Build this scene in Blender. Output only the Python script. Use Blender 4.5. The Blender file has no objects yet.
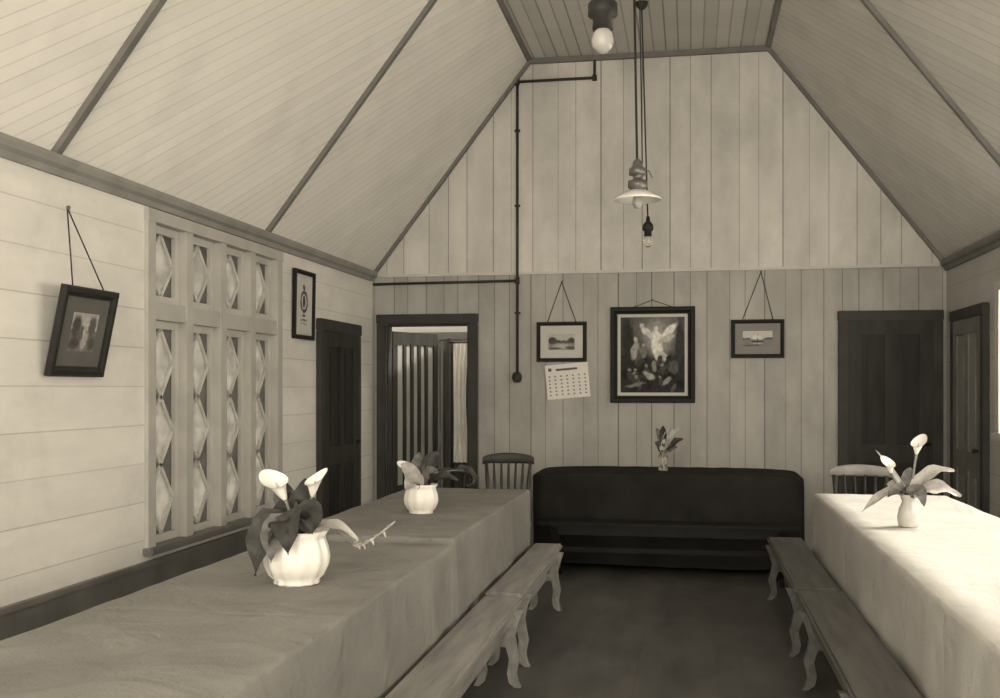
import bpy, math, random
from mathutils import Vector, Matrix, noise
random.seed(7)
sc=bpy.context.scene
sc.view_settings.view_transform='Standard'
V=Vector
# ------------------------------------------------------------ materials
def col(v): return (v,v*.965,v*.915,1)
def newmat(name):
    m=bpy.data.materials.new(name); m.use_nodes=True
    return m,m.node_tree,m.node_tree.nodes['Principled BSDF']
def mat(name,v,rough=.6,var=.15,scale=6,bump=.0,bscale=60,metal=0,spec=.4,stretch=(1,1,1)):
    m,nt,p=newmat(name); N=nt.nodes;L=nt.links
    tc=N.new('ShaderNodeTexCoord'); mp=N.new('ShaderNodeMapping'); mp.inputs['Scale'].default_value=stretch
    L.new(tc.outputs['Object'],mp.inputs[0])
    nz=N.new('ShaderNodeTexNoise'); nz.inputs['Scale'].default_value=scale; nz.inputs['Detail'].default_value=5
    L.new(mp.outputs[0],nz.inputs['Vector'])
    r=N.new('ShaderNodeValToRGB'); r.color_ramp.elements[0].position=.3; r.color_ramp.elements[1].position=.7
    r.color_ramp.elements[0].color=col(v*(1-var)); r.color_ramp.elements[1].color=col(min(1,v*(1+var)))
    L.new(nz.outputs[0],r.inputs[0]); L.new(r.outputs[0],p.inputs['Base Color'])
    p.inputs['Roughness'].default_value=rough; p.inputs['Metallic'].default_value=metal
    p.inputs['Specular IOR Level'].default_value=spec
    if bump:
        n2=N.new('ShaderNodeTexNoise'); n2.inputs['Scale'].default_value=bscale; n2.inputs['Detail'].default_value=3
        L.new(mp.outputs[0],n2.inputs['Vector'])
        b=N.new('ShaderNodeBump'); b.inputs['Strength'].default_value=bump; b.inputs['Distance'].default_value=.01
        L.new(n2.outputs[0],b.inputs['Height']); L.new(b.outputs[0],p.inputs['Normal'])
    return m
def cloth(name,v,var,spec,wr=.5,crease=1.15):
    m=mat(name,v,.85,var,3,bump=.4,bscale=90,spec=spec); nt=m.node_tree;N=nt.nodes;L=nt.links;p=N['Principled BSDF']
    old=p.inputs['Normal'].links[0].from_node
    tc=N.new('ShaderNodeTexCoord')
    n=N.new('ShaderNodeTexNoise'); n.inputs['Scale'].default_value=3.5; n.inputs['Detail'].default_value=3; n.inputs['Distortion'].default_value=.8
    L.new(tc.outputs['Object'],n.inputs['Vector'])
    b=N.new('ShaderNodeBump'); b.inputs['Strength'].default_value=wr; b.inputs['Distance'].default_value=.06
    L.new(n.outputs[0],b.inputs['Height']); L.new(old.outputs[0],b.inputs['Normal'])
    # ironed fold creases running across the cloth
    sp=N.new('ShaderNodeSeparateXYZ'); L.new(tc.outputs['Object'],sp.inputs[0])
    a=N.new('ShaderNodeMath'); a.operation='PINGPONG'; a.inputs[1].default_value=crease/2; L.new(sp.outputs['Y'],a.inputs[0])
    mr=N.new('ShaderNodeMapRange'); mr.inputs['From Min'].default_value=0; mr.inputs['From Max'].default_value=.03; L.new(a.outputs[0],mr.inputs['Value'])
    b2=N.new('ShaderNodeBump'); b2.inputs['Strength'].default_value=.5; b2.inputs['Distance'].default_value=.006
    L.new(mr.outputs[0],b2.inputs['Height']); L.new(b.outputs[0],b2.inputs['Normal']); L.new(b2.outputs[0],p.inputs['Normal'])
    return m
def boards(name,n,w,v,groove=.03,gdark=.45,var=.06,rough=.6,irregular=0,stain=.08,stretch=(1,1,1),spec=.25,grime=.0):
    m,nt,p=newmat(name); N=nt.nodes;L=nt.links
    def M(op,a,b=None):
        x=N.new('ShaderNodeMath'); x.operation=op
        for i,q in enumerate((a,b)):
            if q is None: continue
            if isinstance(q,(int,float)): x.inputs[i].default_value=q
            else: L.new(q,x.inputs[i])
        return x.outputs[0]
    tc=N.new('ShaderNodeTexCoord')
    d=N.new('ShaderNodeVectorMath'); d.operation='DOT_PRODUCT'; d.inputs[1].default_value=n
    L.new(tc.outputs['Object'],d.inputs[0]); u=d.outputs['Value']
    u=M('DIVIDE',u,w)
    if irregular: u=M('ADD',u,M('MULTIPLY',M('SINE',M('MULTIPLY',u,2.3)),irregular))
    fr=M('FRACT',u); fl=M('FLOOR',u)
    g=M('LESS_THAN',fr,groove)
    wn=N.new('ShaderNodeTexWhiteNoise'); wn.noise_dimensions='1D'; L.new(fl,wn.inputs['W'])
    tone=M('ADD',1-var,M('MULTIPLY',wn.outputs['Value'],2*var))
    wn2=N.new('ShaderNodeTexWhiteNoise'); wn2.noise_dimensions='1D'; L.new(M('ADD',fl,31.7),wn2.inputs['W'])
    gs=M('MULTIPLY',g,M('ADD',.45,M('MULTIPLY',wn2.outputs['Value'],.55)))
    mp=N.new('ShaderNodeMapping'); mp.inputs['Scale'].default_value=stretch; L.new(tc.outputs['Object'],mp.inputs[0])
    nz=N.new('ShaderNodeTexNoise'); nz.inputs['Scale'].default_value=2.2; nz.inputs['Detail'].default_value=7; nz.inputs['Roughness'].default_value=.6
    L.new(mp.outputs[0],nz.inputs['Vector'])
    tone=M('MULTIPLY',tone,M('ADD',1-stain*2,M('MULTIPLY',nz.outputs[0],stain*4)))
    if grime:
        n3=N.new('ShaderNodeTexNoise'); n3.inputs['Scale'].default_value=1.1; n3.inputs['Detail'].default_value=9; n3.inputs['Roughness'].default_value=.72
        L.new(tc.outputs['Object'],n3.inputs['Vector'])
        mr=N.new('ShaderNodeMapRange'); mr.inputs['From Min'].default_value=.48; mr.inputs['From Max'].default_value=.72; mr.inputs['To Min'].default_value=1; mr.inputs['To Max'].default_value=1-grime
        L.new(n3.outputs[0],mr.inputs['Value']); tone=M('MULTIPLY',tone,mr.outputs[0])
    tone=M('MULTIPLY',tone,M('SUBTRACT',1,M('MULTIPLY',gs,1-gdark)))
    vs=N.new('ShaderNodeVectorMath'); vs.operation='SCALE'; vs.inputs[0].default_value=col(v)[:3]; L.new(tone,vs.inputs['Scale'])
    L.new(vs.outputs[0],p.inputs['Base Color']); p.inputs['Roughness'].default_value=rough; p.inputs['Specular IOR Level'].default_value=spec
    b=N.new('ShaderNodeBump'); b.inputs['Strength'].default_value=.5; b.inputs['Distance'].default_value=.005; b.invert=True
    L.new(gs,b.inputs['Height']); L.new(b.outputs[0],p.inputs['Normal'])
    return m
def pane(name,v,base=.2):
    m,nt,p=newmat(name); N=nt.nodes;L=nt.links
    tr=N.new('ShaderNodeBsdfTranslucent'); 
    nz=N.new('ShaderNodeTexNoise'); nz.inputs['Scale'].default_value=9; nz.inputs['Detail'].default_value=4
    tc=N.new('ShaderNodeTexCoord'); L.new(tc.outputs['Object'],nz.inputs['Vector'])
    r=N.new('ShaderNodeValToRGB'); r.color_ramp.elements[0].position=.35; r.color_ramp.elements[1].position=.65
    r.color_ramp.elements[0].color=col(v*.45); r.color_ramp.elements[1].color=col(v)
    L.new(nz.outputs[0],r.inputs[0]); L.new(r.outputs[0],tr.inputs[0])
    mx=N.new('ShaderNodeMixShader'); mx.inputs[0].default_value=.35
    p.inputs['Base Color'].default_value=col(base); p.inputs['Roughness'].default_value=.25
    L.new(tr.outputs[0],mx.inputs[1]); L.new(p.outputs[0],mx.inputs[2]); L.new(mx.outputs[0],N['Material Output'].inputs[0])
    return m
def glassm(name):
    m,nt,p=newmat(name); p.inputs['Base Color'].default_value=col(.9); p.inputs['Transmission Weight'].default_value=.9
    p.inputs['Roughness'].default_value=.08; p.inputs['IOR'].default_value=1.3
    return m
def printm(name):
    m,nt,p=newmat(name); a=nt.nodes.new('ShaderNodeAttribute'); a.attribute_name='ink'
    nt.links.new(a.outputs['Color'],p.inputs['Base Color']); p.inputs['Roughness'].default_value=.7; p.inputs['Specular IOR Level'].default_value=.15
    return m

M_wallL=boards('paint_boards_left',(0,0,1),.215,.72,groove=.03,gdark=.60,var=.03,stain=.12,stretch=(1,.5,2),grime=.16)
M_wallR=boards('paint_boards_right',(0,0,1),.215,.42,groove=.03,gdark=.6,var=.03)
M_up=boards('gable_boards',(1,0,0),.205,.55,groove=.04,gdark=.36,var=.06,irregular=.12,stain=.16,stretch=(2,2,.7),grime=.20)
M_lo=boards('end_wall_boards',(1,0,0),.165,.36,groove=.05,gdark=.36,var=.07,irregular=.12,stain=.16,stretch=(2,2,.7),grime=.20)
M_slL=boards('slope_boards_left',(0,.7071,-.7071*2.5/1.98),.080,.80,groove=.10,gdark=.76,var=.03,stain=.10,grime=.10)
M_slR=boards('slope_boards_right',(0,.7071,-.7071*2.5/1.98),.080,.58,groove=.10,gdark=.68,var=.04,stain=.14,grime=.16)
M_flat=boards('flat_ceiling_boards',(1,0,0),.11,.48,groove=.12,gdark=.45,var=.08)
M_floor=boards('floor_boards',(1,0,0),.14,.085,groove=.03,gdark=.8,var=.06,rough=.5,stain=.4,stretch=(2.2,.7,1),spec=.3,grime=.3)
M_lowband=mat('low_band_dark',.17,.6,.25,3)
M_trim=mat('trim_paint_dark',.16,.5,.15,5,spec=.2)
M_corn=mat('cornice_paint',.26,.5)
M_trimL=mat('trim_paint_light',.50,.5,.08,5,spec=.2)
M_tan=mat('window_joinery_paint',.42,.5,.1,5,spec=.2)
M_door=mat('door_varnish',.035,.55,.3,3,stretch=(4,4,.6),spec=.15)
M_door2=mat('door_varnish_panel',.026,.55,.3,3,stretch=(4,4,.6),spec=.15)
M_case=mat('door_casing',.045,.55,.2,5,spec=.15)
M_glassL=pane('leadlight_clear',.125); M_glassD=pane('leadlight_obscure',.028,.09)
M_lead=mat('lattice_bar',.55,.5)
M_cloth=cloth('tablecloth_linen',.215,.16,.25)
M_clothR=cloth('tablecloth_sunlit',.42,.08,.2,.35)  # same cloth as the left tables, sunlight painted in as a paler base
M_clothD=mat('tablecloth_dark',.020,.9,.25,4,bump=.4,bscale=60,spec=.1)
M_bench=mat('bench_wood',.23,.42,.3,4,stretch=(6,.6,4),spec=.4)
M_benchR=mat('bench_wood_darker',.10,.5,.3,4,stretch=(6,.6,4),spec=.25)  # darker tone of the bench wood, for the right benches
M_benchd=mat('bench_dark',.012,.5,.3,4,spec=.12)
M_wood=mat('chair_wood_dark',.035,.45,.3,8,spec=.3)
M_woodl=mat('chair_wood_light',.25,.45,.2,8)
M_black=mat('frame_black',.012,.5,.2,8,spec=.15)
M_brownf=mat('frame_brown',.022,.45,.3,12,spec=.25)
M_mat=mat('mount_card',.50,.8,.05,8,spec=.1)
M_matd=mat('mount_card_grey',.22,.8,.05,8,spec=.1)
M_matm=mat('mount_card_dark',.12,.8,.1,8,spec=.1)
M_wire=mat('wire',.03,.5,spec=.2); M_pipe=mat('pipe_iron',.035,.5,.2,10,spec=.2)
M_brass=mat('lamp_brass',.18,.4,.2,10,metal=.6)
M_knob=mat('door_knob',.022,.5,.2,10,spec=.2)
M_opal=mat('opal_glass',.85,.2,.02,4); M_bulb=mat('frosted_bulb',.34,.15,.05,4)
M_cer=mat('ceramic_white',.80,.25,.04,6); 
M_leafd=mat('leaf_dark',.040,.5,.4,25,bump=.3,spec=.25); M_leafm=mat('leaf_mid',.12,.5,.4,25,bump=.3,spec=.25); M_leafl=mat('leaf_light',.36,.5,.25,20,bump=.3)
M_lily=mat('lily_white',.80,.5,.08,14); M_spad=mat('spadix',.4,.6); M_stem=mat('stem',.18,.5)
M_paper=mat('calendar_paper',.70,.8,.04,6); M_ink=mat('ink',.12,.8)
M_print=printm('photographic_print')
M_glass=glassm('vase_glass'); M_curt=mat('curtain_muslin',.75,.9,.08,6); M_out=mat('annex_paint',.20,.7,.1,3)
M_slat=mat('door_glazing_pale',.30,.4,.1,4)
M_vase=mat('vase_pale_ceramic',.50,.2,.1,12)

# ------------------------------------------------------------ mesh builder
class B:
    def __init__(s,name,loc=(0,0,0),rot=(0,0,0)):
        s.n=name;s.v=[];s.f=[];s.m=[];s.s=[];s.mats=[];s.loc=loc;s.rot=rot;s.c={}
    def add(s,vs,fs,m,smooth=False,M=None):
        if m not in s.mats: s.mats.append(m)
        k=len(s.v); i=s.mats.index(m)
        s.v+=[tuple((M@V(v)) if M else v) for v in vs]
        for f in fs: s.f.append(tuple(k+j for j in f)); s.m.append(i); s.s.append(smooth)
        return s
    def box(s,x0,x1,y0,y1,z0,z1,m,M=None):
        vs=[(x,y,z) for x in(x0,x1) for y in(y0,y1) for z in(z0,z1)]
        return s.add(vs,[(0,1,3,2),(4,6,7,5),(0,4,5,1),(2,3,7,6),(0,2,6,4),(1,5,7,3)],m,M=M)
    def bbox(s,x0,x1,y0,y1,z0,z1,m,r=.006,M=None):
        import bmesh
        bm=bmesh.new(); bmesh.ops.create_cube(bm,size=1)
        for v in bm.verts: v.co=V(((x0+x1)/2+v.co.x*(x1-x0),(y0+y1)/2+v.co.y*(y1-y0),(z0+z1)/2+v.co.z*(z1-z0)))
        bmesh.ops.bevel(bm,geom=bm.edges[:],offset=min(r,.45*min(x1-x0,y1-y0,z1-z0)),segments=2,affect='EDGES')
        bm.verts.index_update(); vs=[v.co[:] for v in bm.verts]; fs=[[v.index for v in f.verts] for f in bm.faces]; bm.free()
        return s.add(vs,fs,m,M=M)
    def tube(s,pts,r,m,n=10,M=None):
        pts=[V(p) for p in pts]; k=len(pts)
        if not isinstance(r,(list,tuple)): r=[r]*k
        vs=[];fs=[]; ref=None
        for i,p in enumerate(pts):
            t=(pts[min(i+1,k-1)]-pts[max(i-1,0)]).normalized()
            if ref is None: ref=V((1,0,0)) if abs(t.x)<.8 else V((0,1,0))
            a=(ref-t*ref.dot(t)).normalized(); b=t.cross(a); ref=a
            for j in range(n):
                q=2*math.pi*j/n; vs.append((p+(a*math.cos(q)+b*math.sin(q))*r[i])[:])
        for i in range(k-1):
            for j in range(n): fs.append((i*n+j,i*n+(j+1)%n,(i+1)*n+(j+1)%n,(i+1)*n+j))
        fs.append(tuple(range(n-1,-1,-1))); fs.append(tuple(range((k-1)*n,k*n)))
        return s.add(vs,fs,m,True,M)
    def surf(s,fn,nu,nv,m,closed=False,M=None,smooth=True):
        vs=[];fs=[]; cu=nu if closed else nu+1
        for j in range(nv+1):
            for i in range(cu): vs.append(tuple(fn(i/nu,j/nv)))
        for j in range(nv):
            for i in range(nu):
                a=j*cu+i; b=j*cu+(i+1)%cu; fs.append((a,b,b+cu,a+cu))
        return s.add(vs,fs,m,smooth,M)
    def image(s,a,c,y,fn,nu,nv):
        k=len(s.v); n=0
        for j in range(nv+1):
            for i in range(nu+1): s.c[k+n]=max(.004,fn(i/nu*2-1,j/nv*2-1)); n+=1
        return s.surf(lambda u,v:((u*2-1)*a,y,(v*2-1)*c),nu,nv,M_print,smooth=False)
    def lathe(s,prof,m,c=(0,0,0),n=32,M=None,flute=0,nf=12):
        k=len(prof)-1
        def fn(u,v):
            i=round(v*k); r,z=prof[i]; a=u*2*math.pi
            rr=r*(1+flute*math.cos(a*nf)*min(1,r*20))
            return (c[0]+rr*math.cos(a),c[1]+rr*math.sin(a),c[2]+z)
        return s.surf(fn,n,k,m,True,M)
    def prism(s,poly,d0,d1,m,plane='XZ',M=None,smooth=False):
        k=len(poly)
        f={'XZ':lambda p,d:(p[0],d,p[1]),'YZ':lambda p,d:(d,p[0],p[1]),'XY':lambda p,d:(p[0],p[1],d)}[plane]
        vs=[f(p,d0) for p in poly]+[f(p,d1) for p in poly]
        fs=[tuple(range(k)),tuple(range(2*k-1,k-1,-1))]+[(i,(i+1)%k,k+(i+1)%k,k+i) for i in range(k)]
        return s.add(vs,fs,m,smooth,M)
    def done(s):
        me=bpy.data.meshes.new(s.n); me.from_pydata(s.v,[],s.f)
        for m in s.mats: me.materials.append(m)
        me.polygons.foreach_set('material_index',s.m); me.polygons.foreach_set('use_smooth',s.s); 
        if s.c:
            at=me.color_attributes.new('ink','FLOAT_COLOR','POINT')
            for k,v in s.c.items(): at.data[k].color=col(v)
        import bmesh
        bm=bmesh.new(); bm.from_mesh(me); bmesh.ops.recalc_face_normals(bm,faces=bm.faces[:]); bm.to_mesh(me); bm.free()
        me.update()
        o=bpy.data.objects.new(s.n,me); sc.collection.objects.link(o); o.location=s.loc; o.rotation_euler=s.rot
        return o
def bez(a,b,c,n=10):
    a,b,c=V(a),V(b),V(c)
    return [a*(1-t)**2+b*2*t*(1-t)+c*t*t for t in [i/n for i in range(n+1)]]

# ------------------------------------------------------------ room
XL,XR,YE,Y0,ZE,ZC=-3.0,2.2,9.7,-1.0,2.58,4.56
XCL,XCR=-1.47,.69
B('floor').box(XL-.15,XR+.15,Y0,YE+.12,-.1,0,M_floor).done()
w=B('wall_left')
wy0,wy1,wz0,wz1=5.45,7.35,.59,2.50
w.box(XL-.12,XL,Y0,wy0,0,ZE,M_wallL).box(XL-.12,XL,wy1,YE,0,ZE,M_wallL).box(XL-.12,XL,wy0,wy1,0,wz0,M_wallL).box(XL-.12,XL,wy0,wy1,wz1,ZE,M_wallL).done()
B('low_band_left').box(XL,XL+.02,Y0,8.14,0,.50,M_lowband).box(XL,XL+.03,Y0,8.14,.50,.53,M_lowband).done()  # darker band along the bottom of the left wall
w=B('wall_right')
ry0,ry1,rz0,rz1=2.6,8.05,1.18,2.2
w.box(XR,XR+.12,Y0,ry0,0,ZE,M_wallR).box(XR,XR+.12,ry1,YE,0,ZE,M_wallR).box(XR,XR+.12,ry0,ry1,0,rz0,M_wallR).box(XR,XR+.12,ry0,ry1,rz1,ZE,M_wallR).done()
w=B('wall_end')
dx0,dx1,dz=-2.86,-2.05,2.11
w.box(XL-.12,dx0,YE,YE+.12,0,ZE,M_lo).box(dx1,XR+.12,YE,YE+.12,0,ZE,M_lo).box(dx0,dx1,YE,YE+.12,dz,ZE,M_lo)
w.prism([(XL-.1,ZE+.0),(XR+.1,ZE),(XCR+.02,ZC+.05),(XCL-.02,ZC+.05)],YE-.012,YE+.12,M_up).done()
c=B('ceiling')
def slab(a,b,m):
    (x0,z0),(x1,z1)=a,b; n=V((z1-z0,0,-(x1-x0))).normalized()*.08
    if n.z<0: n=-n
    c.add([(x0,Y0,z0),(x1,Y0,z1),(x1,YE+.1,z1),(x0,YE+.1,z0),(x0+n.x,Y0,z0+n.z),(x1+n.x,Y0,z1+n.z),(x1+n.x,YE+.1,z1+n.z),(x0+n.x,YE+.1,z0+n.z)],
      [(0,1,2,3),(7,6,5,4),(0,4,5,1),(1,5,6,2),(2,6,7,3),(3,7,4,0)],m)
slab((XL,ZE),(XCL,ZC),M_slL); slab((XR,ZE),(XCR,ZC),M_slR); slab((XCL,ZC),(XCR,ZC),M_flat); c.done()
# trims
def rafter(b,x0,z0,x1,z1,y,w=.045,d=.03,m=M_trim):
    n=V((-(z1-z0),0,(x1-x0))).normalized()*d
    if n.z>0: n=-n
    vs=[(x0,y-w/2,z0),(x1,y-w/2,z1),(x1,y+w/2,z1),(x0,y+w/2,z0)]
    vs+=[(v[0]+n.x,v[1],v[2]+n.z) for v in vs]
    b.add(vs,[(0,1,2,3),(7,6,5,4),(0,4,5,1),(1,5,6,2),(2,6,7,3),(3,7,4,0)],m)
i=1
for y in (-.56,2.01,4.52,7.06,9.665):
    b=B(f'trim_{i}'); i+=1
    rafter(b,XL,ZE,XCL,ZC,y); rafter(b,XR,ZE,XCR,ZC,y)
    if y>9: b.box(XCL,XCR,y-.025,y+.02,ZC-.045,ZC,M_trim)
    b.done()
for x,s in((XCL,1),(XCR,-1)):
    B(f'trim_{i}').box(x-.02,x+.02,Y0,YE-.07,ZC-.03,ZC+.0,M_trim).done(); i+=1
for x,s in((XL,1),(XR,-1)):
    b=B(f'trim_{i}'); i+=1
    pr=[(0,-.06),(.02,-.06),(.028,-.03),(.05,-.015),(.06,.01),(.06,.03),(.0,.03)]
    b.prism([(x+s*a,ZE+z) for a,z in pr],Y0,YE-.025,M_trim if s<0 else M_corn,'XZ'); b.done()
B(f'trim_{i}').box(XL+.06,XR-.06,YE-.022,YE,ZE-.02,ZE+.005,M_trimL).done(); i+=1

# ------------------------------------------------------------ left leadlight window
b=B('window_1')
A=.055
for (a0,a1) in((wy0-.03,wy0+A),(wy1-A,wy1+.03)):
    b.box(XL-.1,XL+.025,a0,a1,wz0+.015,wz1-.06,M_tan)
b.box(XL-.1,XL+.030,wy0-.035,wy1+.035,wz1-.06,wz1+.01,M_tan)
b.bbox(XL-.1,XL+.06,wy0-.05,wy1+.05,wz0-.025,wz0+.015,M_trim)
n=4; mw=.085; cw=((wy1-wy0)-2*A-3*mw)/4
tz0,tz1=1.89,1.99
b.box(XL-.1,XL+.014,wy0+A,wy1-A,tz0,tz1,M_tan)
for k in range(4):
    y0=wy0+A+k*(cw+mw); y1=y0+cw
    if k<3: b.box(XL-.1,XL+.018,y1,y1+mw,wz0+.015,wz1-.06,M_tan)
    for (z0,z1,nd) in((wz0+.015,tz0,3),(tz1,wz1-.06,1)):
        sw=.045
        b.box(XL-.09,XL-.035,y0,y0+sw,z0,z1,M_trimL).box(XL-.09,XL-.035,y1-sw,y1,z0,z1,M_trimL)
        b.box(XL-.09,XL-.035,y0+sw,y1-sw,z0,z0+sw,M_trimL).box(XL-.09,XL-.035,y0+sw,y1-sw,z1-sw,z1,M_trimL)
        g0,g1,h0,h1=y0+sw,y1-sw,z0+sw,z1-sw; P=(h1-h0)/nd; xg=XL-.06; mid=(g0+g1)/2
        for j in range(nd*2):
            za,zb=h0+j*P/2,h0+(j+1)*P/2
            if j%2==0:
                b.add([(xg,mid,za),(xg,g1,zb),(xg,g0,zb)],[(0,1,2)],M_glassL)
                b.add([(xg,g0,za),(xg,mid,za),(xg,g0,zb)],[(0,1,2)],M_glassD); b.add([(xg,mid,za),(xg,g1,za),(xg,g1,zb)],[(0,1,2)],M_glassD)
                bars=[((mid,za),(g0,zb)),((mid,za),(g1,zb))]
            else:
                b.add([(xg,g0,za),(xg,g1,za),(xg,mid,zb)],[(0,1,2)],M_glassL)
                b.add([(xg,g0,za),(xg,mid,zb),(xg,g0,zb)],[(0,1,2)],M_glassD); b.add([(xg,g1,za),(xg,g1,zb),(xg,mid,zb)],[(0,1,2)],M_glassD)
                bars=[((g0,za),(mid,zb)),((g1,za),(mid,zb))]
            for (p,r) in bars:
                d=V((0,r[0]-p[0],r[1]-p[1])); s=V((0,-d.z,d.y)).normalized()*.012
                pa,pb=V((xg,p[0],p[1])),V((xg,r[0],r[1])); ox=V((.012,0,0)); 
                vs=[pa-s-ox,pb-s-ox,pb+s-ox,pa+s-ox,pa-s+ox,pb-s+ox,pb+s+ox,pa+s+ox]
                b.add([v[:] for v in vs],[(3,2,1,0),(4,5,6,7),(0,1,5,4),(1,2,6,5),(2,3,7,6),(3,0,4,7)],M_lead)
b.done()
b=B('window_2')
b.box(XR-.03,XR+.12,ry1-.03,ry1+.07,rz0,rz1,M_trimL).box(XR-.03,XR+.12,ry0-.07,ry0+.03,rz0,rz1,M_trimL)
b.box(XR-.035,XR+.12,ry0-.07,ry1+.07,rz1,rz1+.06,M_trimL).box(XR-.05,XR+.12,ry0-.08,ry1+.08,rz0-.05,rz0,M_trimL)
b.done()

# ------------------------------------------------------------ doors
def panel_door(b,w,h,m=M_door,mp=M_door2,M=None,front=-1,t=.045):
    st=.11
    b.box(0,st,0,t,0,h,m,M).box(w-st,w,0,t,0,h,m,M)
    for z0,z1 in((0,.2),(.85,1.0),(h-.12,h)): b.box(st,w-st,0,t,z0,z1,m,M)
    b.box(w/2-.05,w/2+.05,0,t,.2,.85,m,M).box(w/2-.05,w/2+.05,0,t,1.0,h-.12,m,M)
    b.box(st,w-st,t*.3,t*.7,.2,h-.12,mp,M)
    for x0,x1 in((st,w/2-.05),(w/2+.05,w-st)):
        for z0,z1 in((.2,.85),(1.0,h-.12)): 
            if x1-x0>.12: b.bbox(x0+.04,x1-.04,t*.15,t*.85,z0+.04,z1-.04,mp,.01,M)
    b.tube([(w-.05,-.045,1.02),(w-.05,-.035,1.02),(w-.05,-.015,1.02),(w-.05,0,1.02)],[.012,.022,.012,.012],M_knob,12,M=M)
def T(x,y,z,rz=0): return Matrix.Translation((x,y,z))@Matrix.Rotation(rz,4,'Z')
b=B('door_1'); x0,x1=1.29,2.165
b.bbox(x0,x0+.085,YE-.05,YE-.001,0,2.09,M_case).bbox(x1-.085,x1,YE-.05,YE-.001,0,2.09,M_case).bbox(x0-.004,x1+.004,YE-.055,YE-.001,2.09,2.18,M_case)
panel_door(b,x1-x0-.17,2.09,M=T(x0+.085,YE-.05+.004,0)); b.done()
b=B('door_2'); y0,y1=8.15,9.2
b.bbox(XL+.001,XL+.05,y0,y0+.09,0,1.97,M_case).bbox(XL+.001,XL+.05,y1-.09,y1,0,1.97,M_case).bbox(XL+.001,XL+.055,y0-.004,y1+.004,1.97,2.07,M_case)
panel_door(b,y1-y0-.18,1.97,M=T(XL+.046,y0+.09,0,math.pi/2)); b.done()
b=B('door_3'); y0,y1=8.35,9.36
b.bbox(XR-.05,XR-.001,y0,y0+.09,0,2.05,M_case).bbox(XR-.05,XR-.001,y1-.09,y1,0,2.05,M_case).bbox(XR-.055,XR-.001,y0-.004,y1+.004,2.05,2.14,M_case)
panel_door(b,y1-y0-.18,2.05,m=M_trim,mp=M_matd,M=T(XR-.046,y1-.09,0,-math.pi/2)); b.done()
# open doorway at left of end wall
b=B('door_4')
b.bbox(dx0-.085,dx0,YE-.05,YE-.001,0,dz,M_case).bbox(dx1,dx1+.085,YE-.05,YE-.001,0,dz,M_case).bbox(dx0-.089,dx1+.089,YE-.055,YE-.001,dz,2.2,M_case)
b.box(dx0,dx0+.02,YE-.001,YE+.12,0,dz-.02,M_case).box(dx1-.02,dx1,YE-.001,YE+.12,0,dz-.02,M_case).box(dx0,dx1,YE-.001,YE+.12,dz-.02,dz,M_case)
Mx=T(dx0+.03,YE+.13,0,math.radians(68)); W=.74
b.box(0,.07,0,.04,0,2.05,M_door,Mx).box(W-.07,W,0,.04,0,2.05,M_door,Mx)
for z0,z1 in((0,.55),(1.93,2.05)): b.box(.07,W-.07,0,.04,z0,z1,M_door,Mx)
b.box(.07,W-.07,.015,.025,.55,1.93,M_slat,Mx)
for k in range(1,5): b.box(.07+k*.12-.022,.07+k*.12+.022,0,.04,.55,1.93,M_door,Mx)
b.done()
b=B('annex_wall')
b.box(-4.3,-1.4,12.0,12.1,0,3,M_out).box(-4.4,-4.3,YE+.12,12.1,0,3,M_out).box(-1.5,-1.4,YE+.12,12,0,3,M_out).done()
B('annex_floor').box(-4.4,-1.4,YE+.12,12.1,-.1,0,M_floor).done()
b=B('door_5'); b.bbox(-3.35,-3.25,11.93,11.999,0,2.06,M_case).bbox(-2.6,-2.5,11.93,11.999,0,2.06,M_case).bbox(-3.35,-2.5,11.925,11.999,2.06,2.15,M_case)
panel_door(b,.65,2.06,M=T(-3.25,11.94,0)); b.done()
b=B('door_6'); panel_door(b,.42,2.0,M=T(-2.60,10.95,0,math.radians(50))); b.done()
b=B('curtain')
b.surf(lambda u,v:(-2.35+.17*u*(1-.25*math.sin(v*3)),10.35+.022*math.sin(u*22)+.01*math.sin(v*5),.75+1.2*v),60,12,M_curt)
b.tube([(-2.42,10.35,1.96),(-2.1,10.35,1.96)],.01,M_wire)
b.box(-2.15,-2.10,10.31,10.39,0,2.0,M_case).box(-2.42,-2.39,10.31,10.39,0,2.0,M_case)
b.done()

# ------------------------------------------------------------ pipes
b=B('gas_pipe'); yp=YE-.035
b.tube([(-1.585,yp,4.36),(-1.585,yp,1.62)],.013,M_pipe)
b.tube([(-1.585,yp,4.355),(-.864,yp,4.355)],.013,M_pipe); b.tube([(-.864,yp,4.34),(-.864,yp,4.53)],.013,M_pipe)
b.tube([(XL+.02,yp,2.49),(-1.585,yp,2.50)],.013,M_pipe)
for z in(4.355,2.5): b.tube([(-1.585,yp,z-.03),(-1.585,yp,z+.03)],.022,M_pipe)
b.tube([(-.864,yp,4.33),(-.864,yp,4.38)],.022,M_pipe)
b.lathe([(0,-.05),(.03,-.045),(.045,-.015),(.045,.015),(.03,.045),(0,.05)],M_pipe,(-1.585,YE-.05,1.60))
for z in (3.9,3.2,2.2): b.box(-1.61,-1.56,yp-.005,YE,z-.01,z+.01,M_pipe)
b.done()

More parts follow.
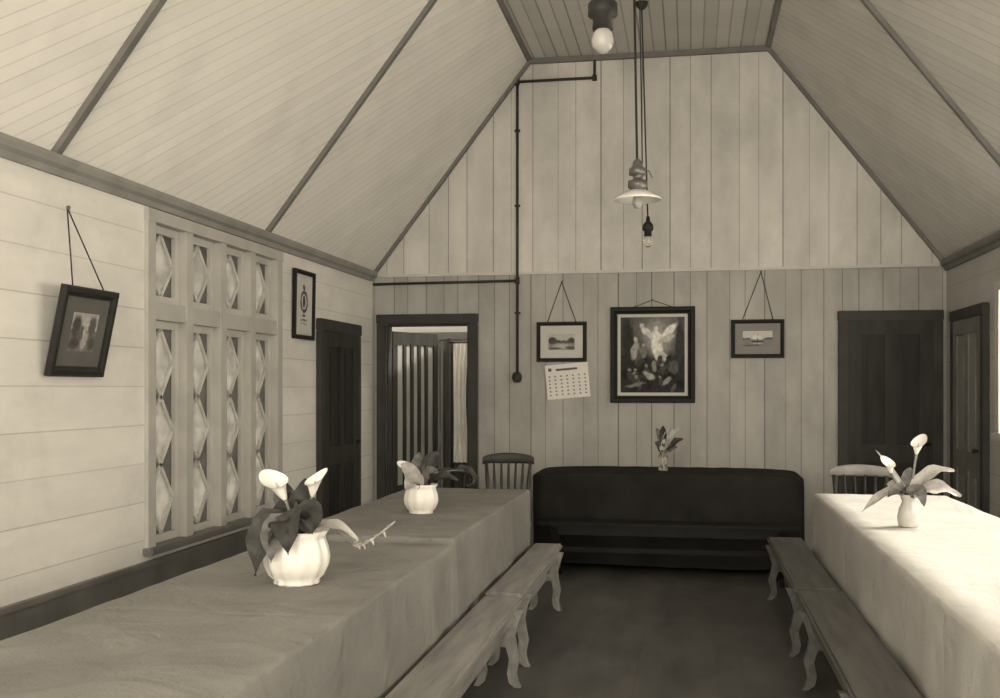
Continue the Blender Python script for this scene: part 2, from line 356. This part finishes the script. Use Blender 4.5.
# ------------------------------------------------------------ pictures
def picture(name,w,h,fw,loc,rot,frame,mount,mw,fn,res,nail=None,fd=.03):
    b=B(name,loc,rot)
    prof=[(0,0),(0,-fd*.8),(fw*.15,-fd),(fw*.55,-fd),(fw*.75,-fd*.7),(fw,-fd*.6),(fw,0)]
    k=len(prof); vs=[];fs=[]
    for sx,sz in((-1,-1),(1,-1),(1,1),(-1,1)):
        for a,d in prof: vs.append((sx*(w/2-a),d,sz*(h/2-a)))
    for q in range(4):
        for j in range(k): a=q*k+j;c2=q*k+(j+1)%k;d=((q+1)%4)*k; fs.append((a,c2,d+(j+1)%k,d+j))
    b.add(vs,fs,frame)
    iw,ih=w/2-fw,h/2-fw
    b.box(-iw,iw,-.012,-.004,-ih,ih,mount)
    b.image(iw-mw,ih-mw,-.0135,fn,*res)
    if nail:
        nx,ny,nz=nail
        b.tube([(-w*.3,-.005,h/2-.02),(nx,ny,nz)],.0035,M_wire,6); b.tube([(w*.3,-.005,h/2-.02),(nx,ny,nz)],.0035,M_wire,6)
        b.lathe([(0,-.012),(.01,-.008),(.01,.008),(0,.012)],M_brass,(nx,ny-.006,nz),10)
    return b.done()
def painter(base,strokes,nscale=4,namp=.35,seed=0):
    S=[(cx,cz,rx,rz,math.cos(math.radians(a)),math.sin(math.radians(a)),v,so) for cx,cz,rx,rz,a,v,so in strokes]
    def fn(x,z):
        v=base(x,z)
        wx=x+.05*noise.noise(V((x*5,z*5,seed))); wz=z+.05*noise.noise(V((x*5,z*5,seed+7)))
        for cx,cz,rx,rz,ca,sa,val,so in S:
            dx,dz=wx-cx,wz-cz; a=(dx*ca+dz*sa)/rx; c_=(-dx*sa+dz*ca)/rz; d=math.sqrt(a*a+c_*c_)
            t=min(1,max(0,(1+so-d)/(2*so))); t=t*t*(3-2*t); v=v+(val-v)*t
        return v*(1+namp*noise.noise(V((x*nscale*2,z*nscale*2,seed+3)))+namp*.6*noise.noise(V((x*nscale*6,z*nscale*6,seed+5))))
    return fn
rnd=random.Random(5)
st=[(.1,.75,.9,.35,0,.11,.5),(.25,.55,.6,.5,0,.18,.5),(.15,.45,.35,.45,0,.28,.4),
    (-.75,.3,.18,.7,5,.03,.3),(.85,.3,.12,.6,0,.04,.3),
    (.14,.25,.17,.42,8,.68,.2),(.10,.72,.075,.08,0,.6,.25),(.48,.60,.34,.10,38,.66,.25),(.42,.42,.25,.09,20,.45,.3),(-.16,.58,.26,.08,-40,.55,.25),(-.34,.78,.06,.07,0,.5,.3),(.30,-.05,.2,.12,-20,.45,.3),
    (-.55,.12,.12,.25,-15,.30,.25),(-.52,.40,.06,.065,0,.38,.3),(-.3,.05,.1,.2,15,.16,.3),(-.27,.27,.05,.05,0,.28,.3)]
for k in range(34):
    x=-.9+1.8*rnd.random(); z=-.95+.9*rnd.random()
    st.append((x,z,.06+.12*rnd.random(),.05+.12*rnd.random(),rnd.random()*180,rnd.choice([.015,.02,.025,.05,.09]),.3))
for k in range(9):
    x=-.8+1.6*rnd.random(); z=-.75+.75*rnd.random()
    st+=[(x,z,.045,.045,0,.22,.3),(x+.02,z-.13,.08,.10,20,.06,.35)]
st+=[(-.1,-.55,.2,.08,-25,.34,.3),(.45,-.7,.15,.06,30,.26,.3),(-.55,-.8,.3,.05,10,.18,.4),(.05,-.3,.07,.15,10,.22,.3)]
religious=painter(lambda x,z:.028 if z<0 else .05,st,5,.3,1)
landscape=painter(lambda x,z:.42 if z>0 else .24,[(-.7,.15,.32,.45,0,.07,.2),(-.3,.05,.3,.2,0,.09,.25),(.25,.03,.35,.16,0,.12,.25),(.75,.15,.26,.35,0,.07,.2),(0,-.1,1.2,.08,0,.10,.3),(0,-.55,.6,.3,0,.40,.4),(-.5,-.8,.5,.12,5,.10,.4),(.7,-.75,.4,.2,-10,.10,.4)],4,.25,2)
boat=painter(lambda x,z:.50 if z>-.05 else .20,[(-.8,.0,.35,.12,0,.12,.25),(.8,.02,.4,.16,0,.12,.25),(0,-.35,.42,.10,0,.04,.15),(-.02,.15,.03,.55,0,.05,.3),(-.16,.2,.16,.32,-12,.62,.15),(.14,.12,.12,.26,12,.58,.15),(0,-.62,.35,.10,0,.36,.4),(-.4,-.85,.7,.1,3,.10,.4)],4,.15,3)
faded=painter(lambda x,z:.36 if z>.1 else .16,[(-.6,.25,.35,.6,0,.07,.3),(-.2,.0,.3,.35,0,.11,.3),(.6,.35,.3,.5,0,.10,.3),(.1,.5,.25,.3,0,.40,.4),(.15,-.45,.22,.5,-12,.34,.35),(-.6,-.6,.4,.3,10,.07,.4),(.75,-.55,.3,.35,0,.08,.4),(.05,.0,.10,.22,0,.42,.3)],3,.3,4)
diploma=painter(lambda x,z:.55,[(0,.12,.5,.40,0,.06,.06),(0,.12,.36,.29,0,.5,.06),(0,.12,.16,.24,0,.05,.1),(0,.62,.18,.1,0,.1,.1),(0,-.55,.5,.03,0,.12,.2),(0,-.68,.4,.02,0,.15,.2),(0,-.38,.22,.06,0,.1,.15)],3,.08,5)
yw=YE-.006
picture('framed_religious_print',.765,.875,.065,(-.337,yw,1.803),(0,0,0),M_black,M_mat,.028,religious,(130,156),nail=(.0,-.01,.50),fd=.04)
picture('framed_landscape',.465,.37,.035,(-1.172,yw,1.928),(0,0,0),M_black,M_mat,.075,landscape,(80,50),nail=(0,0,.555))
picture('framed_seascape',.465,.345,.035,(.597,yw,1.942),(0,0,0),M_black,M_matd,.068,boat,(80,50),nail=(.03,0,.60))
picture('framed_photograph',.47,.44,.05,(XL+.062,4.70,1.775),(math.radians(12),0,math.pi/2),M_brownf,M_matm,.075,faded,(60,56),nail=(-.06,.16,.58))
picture('framed_certificate',.43,.54,.035,(XL+.008,7.83,2.15),(math.radians(1),0,math.pi/2),M_black,M_mat,.02,diploma,(60,80))
b=B('wall_calendar',(-1.115,YE-.012,1.565),(0,math.radians(-5),0))
b.surf(lambda u,v:(-.2+.4*u,-.006-.012*math.sin(v*3.1)*(u*.5+.5),-.16+.32*v),12,10,M_paper)
for r in range(6):
    for q in range(7):
        x=-.165+q*.055; z=.05-r*.034; b.box(x-.008,x+.008,-.024,-.0225,z-.007,z+.007,M_matd)
b.box(-.1,.1,-.022,-.02,.10,.12,M_ink).box(-.17,-.14,-.022,-.02,.10,.13,M_ink)
b.done()

# ------------------------------------------------------------ pendant lamps
def lamp(name,x,y,z,shade,lean=0,s=1):
    b=B(name,(x,y,0)); zc=ZC
    b.lathe([(0,-.06),(.02,-.055),(.045,-.03),(.05,-.005),(.05,0)],M_knob,(lean,0,zc))
    b.tube([(lean,0,zc-.03),(0,0,z+.1)],.0075 if shade else .006,M_wire)
    if shade:
        b.tube([(lean+.035,0,zc-.03),(.03,0,z+.24)],.004,M_wire)
        b.lathe([(0,.27),(.012,.27),(.03,.25),(.035,.22),(.055,.205),(.055,.17),(.03,.165),(.03,.14),(.06,.13),(.062,.09),(.045,.08),(.04,.05),(.0,.05)],M_brass,(0,0,z))
        b.lathe([(.04,.075),(.06,.07),(.10,.05),(.145,.022),(.15,.01),(.147,.008),(.10,.04),(.05,.058)],M_opal,(0,0,z),40,flute=.015,nf=20)
        b.lathe([(.0,-.045),(.02,-.04),(.033,-.015),(.03,.02),(.018,.05)],M_bulb,(0,0,z))
        b.tube([(.0,.05,z+.22),(.07,.03,z+.2),(.09,0,z+.15)],.004,M_brass)
    else:
        b.lathe([(0,.16),(.012,.16),(.018,.12),(.03*s,.11),(.045*s,.09),(.045*s,.05),(.03*s,.04),(.032*s,.0),(.0,.0)],M_knob,(0,0,z))
        b.lathe([(0,-.085),(.015,-.082),(.034,-.062),(.04,-.038),(.033,-.012),(.02,.005)],M_bulb if s>1 else M_glass,(0,0,z))
    return b.done()
lamp('pendant_bulb',-.302,3.7,2.76,False,.0,1.15)
lamp('pendant_lamp',-.327,6.7,2.68,True,-.03)
lamp('pendant_bulb',-.328,8.4,2.70,False,-.05,.95)

# ------------------------------------------------------------ tables
def table(name,x0,x1,y0,y1,z,zb,m,amp=.012,rc=.03,legm=M_wood,seed=0,sag=0):
    cx,cy=(x0+x1)/2,(y0+y1)/2
    b=B(name,(cx,cy,0)); hx,hy=(x1-x0)/2,(y1-y0)/2
    per=[]
    def seg(p,q,nn,nrm):
        for k in range(nn): per.append((p[0]+(q[0]-p[0])*k/nn,p[1]+(q[1]-p[1])*k/nn,nrm[0],nrm[1]))
    nx=max(10,int(2*hx/.04)); ny=max(10,int(2*hy/.04)); r=rc
    def arc(ax,ay,a0):
        for k in range(8):
            a=a0+math.pi/2*k/8; per.append((ax+r*math.cos(a),ay+r*math.sin(a),math.cos(a),math.sin(a)))
    seg((hx,-hy+r),(hx,hy-r),ny,(1,0)); arc(hx-r,hy-r,0)
    seg((hx-r,hy),(-hx+r,hy),nx,(0,1)); arc(-hx+r,hy-r,math.pi/2)
    seg((-hx,hy-r),(-hx,-hy+r),ny,(-1,0)); arc(-hx+r,-hy+r,math.pi)
    seg((-hx+r,-hy),(hx-r,-hy),nx,(0,-1)); arc(hx-r,-hy+r,1.5*math.pi)
    n=len(per); vs=[];fs=[]
    e=.018; rings=[('t',k/7) for k in range(7)]+[('e',a) for a in(0,.33,.66,1)]+[('d',k/9) for k in range(1,10)]
    for kind,t in rings:
        for i,(px,py,ux,uy) in enumerate(per):
            if kind=='t': X,Y,Z=(px-ux*e)*t,(py-uy*e)*t,z
            elif kind=='e':
                a=t*math.pi/2; X,Y,Z=px-ux*e*(1-math.sin(a)),py-uy*e*(1-math.sin(a)),z-e*(1-math.cos(a))
            else:
                s=i*.04; f=amp*(.6*math.sin(s*9+seed+1.5*noise.noise(V((s,0,seed)))*3)+.7*math.sin(s*4.3+seed*2)+.9*noise.noise(V((s*2.5,t*1.5,seed))))*t**.8
                X,Y,Z=px+ux*(f+.002),py+uy*(f+.002),z-e-(z-e-zb)*t+(.010*math.sin(s*3+seed) if t==1 else 0)
            if kind!='d': Z+=.004*noise.noise(V((X*3,Y*3,seed)))+.003*noise.noise(V((X*9,Y*5,seed)))-sag*((abs(X)/hx)**6)
            vs.append((X,Y,Z))
    for j in range(len(rings)-1):
        for i in range(n): a=j*n+i;c=j*n+(i+1)%n; fs.append((a,c,c+n,a+n))
    b.add(vs,fs,m,True)
    for sx in(-1,1):
        for sy in(-1,1):
            X,Y=sx*(hx-.1),sy*(hy-.12)
            b.lathe([(.0,0),(.025,0),(.03,.05),(.022,.1),(.035,.2),(.03,.4),(.04,.5),(.04,z-.04),(0,z-.04)],legm,(X,Y,0),16)
    b.box(-hx+.06,hx-.06,-hy+.08,hy-.08,z-.12,z-.03,legm)
    return b.done()
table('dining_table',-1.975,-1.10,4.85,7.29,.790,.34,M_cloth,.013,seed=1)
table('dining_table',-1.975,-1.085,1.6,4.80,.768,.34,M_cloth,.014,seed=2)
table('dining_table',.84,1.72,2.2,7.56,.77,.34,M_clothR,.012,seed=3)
table('side_table',-1.30,.90,8.62,9.45,.80,.05,M_clothD,.020,rc=.12,seed=5,sag=.02)

# ------------------------------------------------------------ benches
def bench(name,x0,x1,y0,y1,z,m,legs,axis='Y'):
    L=(y1-y0); W=(x1-x0)
    b=B(name,((x0+x1)/2,(y0+y1)/2,0),(0,0,0))
    if axis=='X': L,W=W,L; b.rot=(0,0,math.pi/2)
    b.bbox(-W/2,W/2,-L/2,L/2,z-.035,z,m,.012)
    for s in(-1,1): b.box(s*(W/2-.04)-.012,s*(W/2-.04)+.012,-L/2+.1,L/2-.1,z-.10,z-.035,m)
    for ly in legs:
        for s in(-1,1):
            ctr=[(.46,z-.035),(.36,z-.10),(.30,z-.17),(.36,z-.23),(.42,.14),(.36,.07),(.40,.025),(.50,.0)]
            wd=[.07,.065,.055,.05,.05,.045,.045,.03]
            pts=[]; 
            for k in range(len(ctr)-1):
                for q in range(4):
                    t=q/4
                    pts.append((ctr[k][0]+(ctr[k+1][0]-ctr[k][0])*t,ctr[k][1]+(ctr[k+1][1]-ctr[k][1])*t,wd[k]+(wd[k+1]-wd[k])*t))
            pts.append((ctr[-1][0],ctr[-1][1],wd[-1]))
            l=[(s*(p[0]*W-p[2]/2),max(0,p[1])) for p in pts]; rr=[(s*(p[0]*W+p[2]/2),max(0,p[1])) for p in pts]
            b.prism(l+rr[::-1],ly-.02,ly+.02,m)
        b.box(-W*.38,W*.38,ly-.015,ly+.015,.20,.25,m); 
    b.box(-.012,.012,min(legs),max(legs),.205,.245,m)
    return b.done()
bench('bench',-1.065,-.865,5.42,7.22,.425,M_bench,[-.72,.72])
bench('bench',-1.06,-.85,1.6,5.36,.42,M_bench,[-1.6,0,1.72])
bench('bench',.55,.80,5.88,7.85,.42,M_benchR,[-.8,.8])
bench('bench',.56,.81,2.2,5.82,.42,M_benchR,[-1.5,0,1.4])
bench('bench',-1.18,.82,8.16,8.42,.45,M_benchd,[-.86,.86],'X')

# ------------------------------------------------------------ chairs
def chair(name,x,y,rz,m,w=.4,h=.95,n=6,crest=None):
    b=B(name,(x,y,0),(0,0,rz)); crest=crest or m; d=.38
    def rim(u):
        a=u*2*math.pi; c,s=math.cos(a),math.sin(a); e=.55
        return (w/2*abs(c)**e*(1 if c>0 else -1),d/2*abs(s)**e*(1 if s>0 else -1))
    prof=[(0,.425),(.9,.425),(1,.435),(1,.452),(.93,.458),(.5,.448),(0,.446)]
    b.surf(lambda u,v:(rim(u)[0]*prof[round(v*6)][0],rim(u)[1]*prof[round(v*6)][0],prof[round(v*6)][1]),32,6,m,True)
    for sx in(-1,1):
        for sy in(-1,1):
            p0=V((sx*(w/2-.06),sy*(d/2-.06),.43)); p1=V((sx*(w/2+.0),sy*(d/2+.01),0))
            b.tube([p0.lerp(p1,t) for t in(0,.15,.3,.4,.5,.7,.85,1)],[.015,.02,.017,.024,.02,.02,.015,.011],m)
        b.tube([(sx*(w/2-.03),-d/2+.03,.2),(sx*(w/2-.03),d/2-.03,.2)],[.01,.012],m)
    b.tube([(-w/2+.03,-.0,.2),(w/2-.03,0,.2)],.011,m)
    yb=d/2-.03; lean=.09
    for k in range(n):
        t=k/(n-1)*2-1; x0=t*(w/2-.05); x1=t*(w/2-.015); big=abs(t)>.99
        p0=V((x0,yb-.03*t*t,.45)); p1=V((x1,yb+lean-.04*t*t,h-.06))
        b.tube([p0.lerp(p1,q) for q in(0,.3,.5,.7,1)],[.013,.017,.012,.017,.013] if big else [.008,.012,.008,.012,.008],m)
    def cr(u,v):
        t=u*2-1; a=v*2*math.pi; top=.035*(1-t*t)**.5 if abs(t)<1 else 0
        return (t*(w/2+.015),yb+lean-.04*t*t+.012*math.cos(a),h-.045+top*.6+(.045-.015*t*t)*math.sin(a))
    b.surf(cr,20,10,crest)
    return b.done()
chair('dining_chair',-1.40,8.02,math.radians(6),M_wood,.38,.965,7)
chair('dining_chair',1.22,7.88,math.radians(-4),M_wood,.40,.915,6,M_woodl)
b=B('armchair',(-1.86,7.80,0),(0,0,math.radians(-8)))
b.lathe([(0,.42),(.2,.42),(.215,.435),(.205,.455),(0,.445)],M_wood)
for sx in(-1,1):
    for sy in(-1,1): b.tube([(sx*.14,sy*.14,.43),(sx*.19,sy*.19,0)],[.02,.013],M_wood)
arc=[(.26*math.cos(a),.22*math.sin(a)-.02,.77+.09*max(0,math.sin(a))) for a in [math.radians(-25+230*k/24) for k in range(25)]]
b.tube(arc,.017,M_wood)
for k in range(1,24,2): p=arc[k]; b.tube([(p[0]*.72,p[1]*.72,.44),p],.007,M_wood)
b.lathe([(.16,.18),(.17,.19),(.16,.20)],M_wood)
b.done()

# ------------------------------------------------------------ flowers
def leaf(b,p0,p1,p2,w,m,up=(0,-.5,1),cup=.25,n=12,peak=.45):
    pts=bez(p0,p1,p2,n); up=V(up).normalized(); vs=[];fs=[]
    for i,p in enumerate(pts):
        t=i/n; tan=(pts[min(i+1,n)]-pts[max(i-1,0)]).normalized(); sd=tan.cross(up)
        if sd.length<.1: sd=tan.cross(V((1,0,0)))
        sd.normalize(); nr=sd.cross(tan).normalized()
        x=t**(math.log(.5)/math.log(peak)); ww=w*math.sin(math.pi*x)**.8+.0015 if 0<x<1 else .0015
        for s in(-1,-.5,0,.5,1): vs.append((p+sd*ww*.5*s+nr*(cup*ww*abs(s)+.10*w*math.sin(t*16+s*2)*abs(s)))[:])
    for i in range(n):
        for j in range(4): a=i*5+j; fs.append((a,a+1,a+6,a+5))
    b.add(vs,fs,m,True)
def lily(b,p0,p1,p2,ax,size,tip=(1,0,0)):
    b.tube(bez(p0,p1,p2,10),[.006]*10+[.008],M_stem,8)
    ax=V(ax).normalized(); tip=V(tip); tip=(tip-ax*tip.dot(ax)).normalized(); o=ax.cross(tip); base=V(p2)
    def fn(u,v):
        a=u*2*math.pi; f=(.5+.5*math.cos(a)); cl=max(0,v-.8)/.2
        r=size*(.05+.22*v**.7+.12*v**4); h=size*(v*(.50+.42*f)+.18*v**3*f**3)-size*.07*cl*cl*(1-f)
        return base+ax*h+tip*(r*math.cos(a)*.9)+o*(r*math.sin(a))
    b.surf(fn,28,14,M_lily,True)
    b.tube([base+ax*size*.1,base+ax*size*.6],[size*.045,size*.03],M_spad,8)
def stem(b,p0,p1,p2,r=.004,m=M_stem): b.tube(bez(p0,p1,p2,10),r,m,6)
def pot(b,R,H,m=M_cer,fl=.03):
    b.lathe([(0,0),(R*.66,0),(R*.70,H*.04),(R*.66,H*.08),(R*.84,H*.18),(R*.97,H*.35),(R,H*.5),(R*.95,H*.68),(R*.86,H*.82),(R*.85,H*.88),(R*.97,H),(R*.92,H*1.0),(R*.78,H*.88),(R*.78,H*.8),(0,H*.78)],m,n=96,flute=fl,nf=12)
b=B('potted_arum_lily',(-1.447,3.73,.770)); pot(b,.122,.2)
lily(b,(-.02,0,.16),(-.02,.0,.26),(-.045,0,.31),(-.50,-.2,1),.125,(-.9,.5,0))
lily(b,(.03,0,.16),(.03,.02,.26),(.06,0,.325),(.25,-.15,1),.105,(.9,.5,.1))
leaf(b,(-.03,-.04,.16),(-.09,-.08,.32),(-.10,-.15,.05),.13,M_leafd,up=(-.2,-1,.3))
leaf(b,(.0,-.05,.17),(.0,-.1,.33),(.03,-.16,.13),.13,M_leafd,up=(0,-1,.4))
leaf(b,(-.01,-.05,.17),(-.05,-.1,.28),(-.04,-.15,.10),.11,M_leafm,up=(0,-1,.4))
leaf(b,(.02,-.03,.16),(.08,-.04,.33),(.10,-.1,.20),.12,M_leafd,up=(.2,-1,.5))
leaf(b,(-.02,.03,.16),(-.05,.05,.33),(-.09,.03,.40),.09,M_leafm,up=(0,-1,.1))
leaf(b,(.0,.03,.16),(.02,.05,.30),(.02,.03,.39),.11,M_leafd,up=(0,-1,.1))
leaf(b,(-.03,.03,.16),(-.04,.05,.28),(-.04,.03,.34),.12,M_leafd,up=(0,-1,.1))
leaf(b,(-.02,-.03,.18),(-.09,-.06,.24),(-.14,-.10,.10),.06,M_leafl,up=(0,-1,.5))
leaf(b,(.03,0,.18),(.14,-.02,.27),(.25,-.03,.17),.045,M_leafl,up=(0,-.7,1))
stem(b,(.03,0,.18),(.12,0,.27),(.22,0,.15)); stem(b,(.22,0,.15),(.24,0,.12),(.38,0,.24),.004,M_leafl)
cb=bez((.22,0,.15),(.24,0,.12),(.38,0,.24),9)
for k in range(9):
    p=cb[k]; leaf(b,p,p+V((.01,0,.012)),p+V((.022,-.006,.012*(-1)**k)),.012,M_leafl)
b.done()
b=B('potted_arum_lily',(-1.498,5.77,.792)); pot(b,.098,.165,fl=.02)
leaf(b,(0,-.02,.13),(-.05,-.05,.26),(-.10,-.08,.28),.09,M_leafl,up=(0,-1,.6))
leaf(b,(0,-.02,.13),(-.02,-.06,.22),(-.06,-.12,.14),.10,M_leafl,up=(0,-1,.6))
leaf(b,(.02,-.01,.13),(.05,-.05,.26),(.12,-.08,.24),.08,M_leafm,up=(0,-1,.8))
leaf(b,(.02,-.01,.13),(.10,-.02,.25),(.22,-.03,.19),.07,M_leafd,up=(0,-.8,1))
leaf(b,(.0,.02,.13),(.04,.04,.32),(.10,.05,.34),.09,M_leafd,up=(0,-1,.2))
leaf(b,(.0,.02,.13),(-.04,.04,.28),(-.02,.05,.34),.08,M_leafm,up=(0,-1,.2))
lily(b,(0,0,.13),(-.02,0,.22),(-.06,0,.22),(-.6,-.3,1),.09,(-1,.3,0))
stem(b,(.02,0,.13),(.1,0,.27),(.27,0,.24)); leaf(b,(.2,0,.25),(.25,0,.27),(.34,-.02,.2),.05,M_leafd)
b.done()
b=B('lily_vase',(1.126,5.80,.772))
b.lathe([(0,.0),(.045,0),(.05,.01),(.055,.05),(.045,.10),(.03,.13),(.032,.15),(.045,.17),(.042,.17),(.028,.15),(.026,.13),(.041,.1),(.05,.05),(.045,.015),(0,.012)],M_vase,n=32)
lily(b,(.0,0,.05),(.02,0,.25),(.04,0,.38),(.15,-.2,1),.10,(.8,.6,.2))
lily(b,(.0,0,.05),(-.04,0,.2),(-.085,0,.28),(-.3,-.3,1),.09,(-.8,.6,0))
leaf(b,(.01,0,.15),(.08,-.02,.32),(.22,-.04,.30),.08,M_leafl,up=(0,-.8,1))
leaf(b,(.01,0,.15),(.10,-.02,.24),(.25,-.05,.17),.10,M_leafl,up=(0,-.8,1))
leaf(b,(-.01,0,.15),(-.08,-.02,.24),(-.24,-.05,.08),.06,M_leafl,up=(0,-.8,1))
leaf(b,(-.01,0,.15),(-.05,-.04,.24),(-.12,-.10,.16),.07,M_leafm,up=(0,-.8,1))
leaf(b,(0,.01,.15),(-.05,.02,.28),(-.16,.02,.40),.02,M_leafl,up=(0,-1,.2))
leaf(b,(0,-.01,.15),(.04,-.05,.24),(.06,-.10,.12),.08,M_leafm,up=(0,-1,.5))
leaf(b,(0,.01,.15),(.0,.03,.26),(.02,.04,.31),.08,M_leafm,up=(0,-1,.2))
leaf(b,(0,.01,.15),(-.06,.03,.22),(-.10,.04,.22),.07,M_leafl,up=(0,-1,.4))
b.done()
b=B('flower_vase',(-.225,9.0,.802))
b.lathe([(0,0),(.04,0),(.042,.01),(.03,.03),(.045,.08),(.04,.12),(.028,.145),(.045,.175),(.04,.175),(.022,.145),(0,.1)],M_glass,n=24)
for k,(dx,dz,mm,ww) in enumerate([(-.06,.36,M_leafm,.05),(.0,.38,M_leafd,.06),(.07,.37,M_leafl,.05),(.15,.36,M_leafl,.06),(.17,.27,M_leafd,.07),(.12,.20,M_leafm,.07),(-.07,.24,M_leafd,.06),(-.03,.2,M_leafl,.05),(.04,.27,M_leafl,.06)]):
    leaf(b,(0,-.01*k/9,.16),(dx*.4,-.02,.16+(dz-.16)*.8),(dx,-.03,dz),ww,mm,up=(0,-1,.4)); 
b.done()

# ------------------------------------------------------------ light
wd=bpy.data.worlds.new('sky'); sc.world=wd; wd.use_nodes=True
bg=wd.node_tree.nodes['Background']; bg.inputs[0].default_value=(1,.91,.735,1); bg.inputs[1].default_value=5.9
sl=bpy.data.lights.new('sun','SUN'); sl.energy=6.0; sl.angle=math.radians(2.5); sl.color=(1,.95,.82)
so=bpy.data.objects.new('sun',sl); sc.collection.objects.link(so); so.location=(6,5,6)
so.rotation_euler=V((-1,-.35,-1.02)).to_track_quat('-Z','Y').to_euler()
# ------------------------------------------------------------ camera
cd=bpy.data.cameras.new('camera'); cam=bpy.data.objects.new('camera',cd); sc.collection.objects.link(cam); sc.camera=cam
cam.location=(0,0,1.5); cam.rotation_euler=(math.pi/2,0,math.atan(190/1050))
cd.sensor_width=36; cd.lens=37.8; cd.shift_y=.039; cd.clip_start=.05
